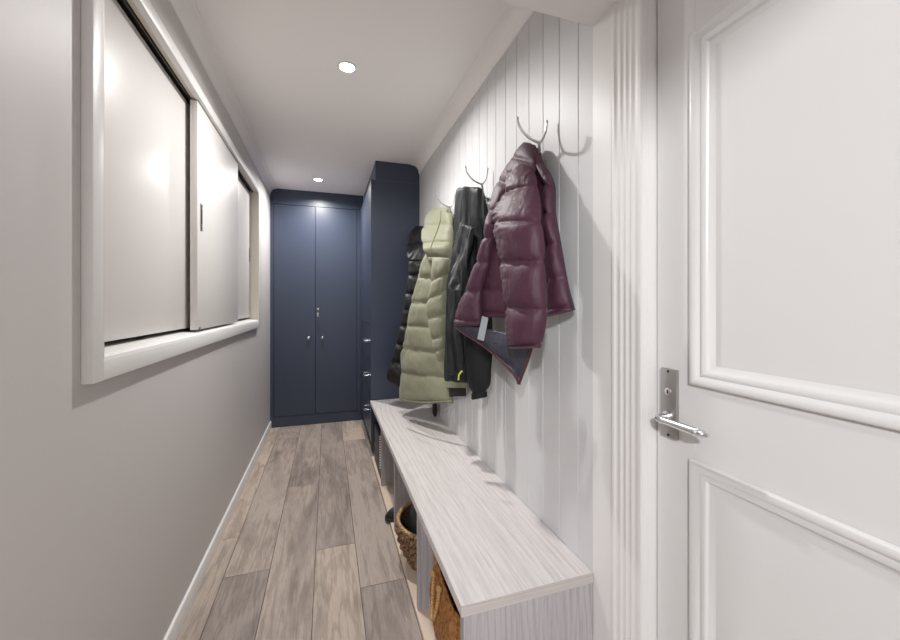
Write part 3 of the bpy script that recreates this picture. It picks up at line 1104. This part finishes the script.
# ---- black rain jacket
xb = lerp_x([(449, 0.57), (491, 0.690)], 186, 290, 0.645)
blk = thing('rain_jacket', (0.64, 1.72, 0.9), 'black rain jacket hanging between the plum and sage green puffers', 'jacket')
gpart('body', M['shell'], blk, xb,
      [(465, 187, 478, 187, .5), (461, 190, 483, 192), (460, 203, 487, 207), (459, 225, 489, 230), (458, 245, 488, 250), (454, 260, 487, 268), (452, 280, 486, 290),
       (450, 305, 486, 310), (449, 335, 478, 335), (449, 362, 470, 362), (449, 381, 468, 383, .8)],
      0.050, dn=0.0, amp=0, seed=41, fold=.008, wr=.003, vfold=.040)
gpart('front_fold', M['shell'], blk, xb,
      [(460, 222, 474, 228, .6), (459, 240, 473, 244), (455, 258, 468, 258), (453, 276, 465, 278), (451, 300, 463, 300), (450, 330, 462, 330), (450, 375, 462, 375, .6)],
      0.024, dn=0.050, amp=0, seed=53, fold=.010, wr=.005, vfold=.035)
gpart('sleeve', M['fleece'], blk, xb,
      [(466, 290, 492, 300), (466, 325, 492, 325), (467, 348, 492, 350), (468, 368, 491, 368), (470, 384, 490, 384), (472, 392, 487, 391, .8), (472.5, 400, 487, 397, .8)],
      0.036, dn=0.030, seams=(5.0,), amp=0.2, seed=59, fold=.008, wr=.002)
cord('zip_pull', M['lime'], blk, [(462, 371), (459, 375), (458.5, 380)], 0.0035, xb, 0.080)

# ---- sage green puffer coat
xg = lerp_x([(394, 0.455), (452, 0.690)], 207, 250)
gr = thing('puffer_coat', (0.575, 2.36, 0.6), 'long sage green puffer coat hanging above the bench', 'coat')
gpart('coat_body', M['olive'], gr, xg,
      [(429, 250, 448, 250, .6), (427, 259, 450, 258), (423, 268, 451, 268), (421, 278, 451, 280), (416, 293, 451, 294), (413, 303, 451, 304), (410, 325, 450.5, 328),
       (405.5, 348, 450.5, 353), (403.5, 371, 450.5, 377), (402.5, 396, 452, 398), (403, 401, 454, 401, .8)],
      0.075, dn=0.0, seams=(3, 5, 6, 7, 8, 9.2), amp=0.24, pinch=0.004, seed=61, fold=.014, wr=.008)
gpart('hood', M['olive'], gr, xg,
      [(436, 208, 448, 207, .5), (429, 214, 451, 212), (425.5, 227, 452, 225), (424.5, 240, 452, 238), (426, 250, 452, 248), (430, 257, 451, 258, .8), (431, 262, 449, 262, .7)],
      0.070, dn=0.02, seams=(2.0, 3.4, 5.0), amp=0.24, pinch=0.003, seed=67, fold=.008)
gpart('sleeve', M['olive'], gr, xg,
      [(434, 257, 449, 258, .8), (434, 270, 451, 266), (433, 284, 451, 274), (430, 301, 451, 290), (428.5, 309, 450, 302), (430, 319, 450, 314), (434, 339, 448.5, 335),
       (438, 350, 448, 348), (441, 362, 448, 360, .8)],
      0.062, dn=0.085, seams=(2, 3, 5, 6, 7), amp=0.26, pinch=0.004, seed=71, fold=.006, wr=.006)
cord('hood_seam', M['olive_dark'], gr, [(441, 211), (440, 222), (437, 231), (433, 241), (430, 250)], 0.0030, xg, 0.085)
cord('hem_binding', M['olive_dark'], gr, [(402, 400), (412, 402), (425, 403), (440, 402), (453, 402)], 0.006, xg, 0.055)
# back of the hem showing behind the rain jacket
gpart('hem_back', M['olive'], gr, lerp_x([(446, .665), (466, .700)]), [(444, 376, 465, 378), (445, 383, 467, 384), (446, 388, 467, 388)], 0.02, seams=(), amp=0, seed=3, fold=.002, wr=.001)
gpart('hem_lining', M['black_cloth'], gr, lerp_x([(446, .665), (466, .700)]), [(449, 386, 466, 386), (449.5, 391, 466, 391), (450, 397, 466, 396)], 0.015, seams=(), amp=0, seed=3, fold=.001, wr=.001, cap=.1)

# ---- black puffer coat at the far end
xk = lerp_x([(387, 0.425), (424, 0.655)], 226, 260)
bp = thing('puffer_coat', (0.56, 2.85, 0.75), 'black puffer coat hanging half hidden behind the sage green coat', 'coat')
gpart('coat_body', M['blackpuff'], bp, xk,
      [(416, 226, 427, 226, .5), (411, 235, 429, 237), (408, 248, 430, 248), (409, 261, 430, 262), (409, 272, 430, 274), (407, 290, 428, 292), (404, 306, 426, 308),
       (401, 322, 424, 324), (397, 340, 420, 342), (393, 357, 416, 360), (388.5, 374, 412, 386), (391, 380, 412, 392, .7)],
      0.060, dn=0.0, seams=(1.6, 3, 4.2, 5.2, 6.2, 7.2, 8.2, 9.2), amp=0.4, pinch=0.004, seed=81, fold=.02, wr=.012)

# small dark bundle on the bench under the green coat
c = at(434, 408, 0.690)
o = MB().ellipsoid((0.702, c.y + 0.02, BZ + 0.053), (0.016, 0.030, 0.052), 24, 14, lambda d: 1 + .12 * noise.noise(d * 2)).build('pouch', M['darkred'], origin=(0.690, c.y, BZ))
tag(o, 'small dark maroon pouch on the bench below the sage green coat', 'pouch')


# ------------------------------------------------------------------ downlights
def make_downlight(x, y, label):
    d = thing('downlight', (x, y, HC), label, 'light', 'recessed ceiling downlights')
    m = MB()
    m.lathe([(0.046, 0.0), (0.046, -0.003), (0.042, -0.005), (0.036, -0.004), (0.034, -0.001), (0.034, 0.0)], (x, y, HC), 'z', 40)
    m.build('trim_ring', M['trim'], d)
    MB().lathe([(0.034, -0.0005), (0.034, -0.002), (0.0003, -0.0022)], (x, y, HC), 'z', 32).build('lens', M['lamp'], d)
    ld = bpy.data.lights.new('downlight_lamp', 'AREA')
    ld.shape = 'DISK'
    ld.size = 0.075
    ld.energy = LAMP_W
    ld.spread = math.radians(160)
    ld.color = (1.0, 0.985, 0.965)
    lo = bpy.data.objects.new('downlight_lamp', ld)
    COL.objects.link(lo)
    lo.parent = d
    lo.location = (0, 0, -0.008)
    return d, ld


make_downlight(0.0905, 1.926, 'nearer round recessed downlight, brightest on the hall ceiling')
make_downlight(-0.084, 3.75, 'farther small downlight in front of the navy end cupboard')

# light from behind, inferred from the door's shadow edge; its lamp fitting is added
SPX, SPY, SPZ = -0.9, -1.5, CAM_H + 1.02
spot = thing('added_lamp_fitting', (SPX, SPY, HC), 'added lamp fitting behind the camera, unseen source of the rear light on the panelled door', 'light')
aim = (Vector((0.77, 0.45, 1.15)) - Vector((SPX, SPY, SPZ))).normalized()
m = MB()
m.lathe([(0.05, 0), (0.05, -0.012), (0.012, -0.022), (0.0003, -0.022)], (SPX, SPY, HC), 'z', 28)
m.build('ceiling_rose', M['trim'], spot)
c0 = Vector((SPX, SPY, SPZ))
MB().tube([(SPX, SPY, HC - 0.02), tuple(c0 - aim * 0.06 + Vector((0, 0, 0.04))), tuple(c0 - aim * 0.07)], 0.006, 10).build('arm', M['trim'], spot)
MB().tube([c0 - aim * 0.12, c0 - aim * 0.115, c0 - aim * 0.01], 0.045, 28, [0.6, 0.9, 1.0]).build('lamp_head', M['trim'], spot)
ld = bpy.data.lights.new('rear_lamp', 'SPOT')
ld.energy = REAR_W
ld.color = (0.97, 0.985, 1.0)
ld.shadow_soft_size = 0.07
ld.spot_size = math.radians(100)
ld.spot_blend = 0.6
lo = bpy.data.objects.new('rear_lamp', ld)
COL.objects.link(lo)
lo.parent = spot
lo.location = c0 - Vector((SPX, SPY, HC)) + aim * 0.09
lo.rotation_euler = aim.to_track_quat('-Z', 'Y').to_euler()
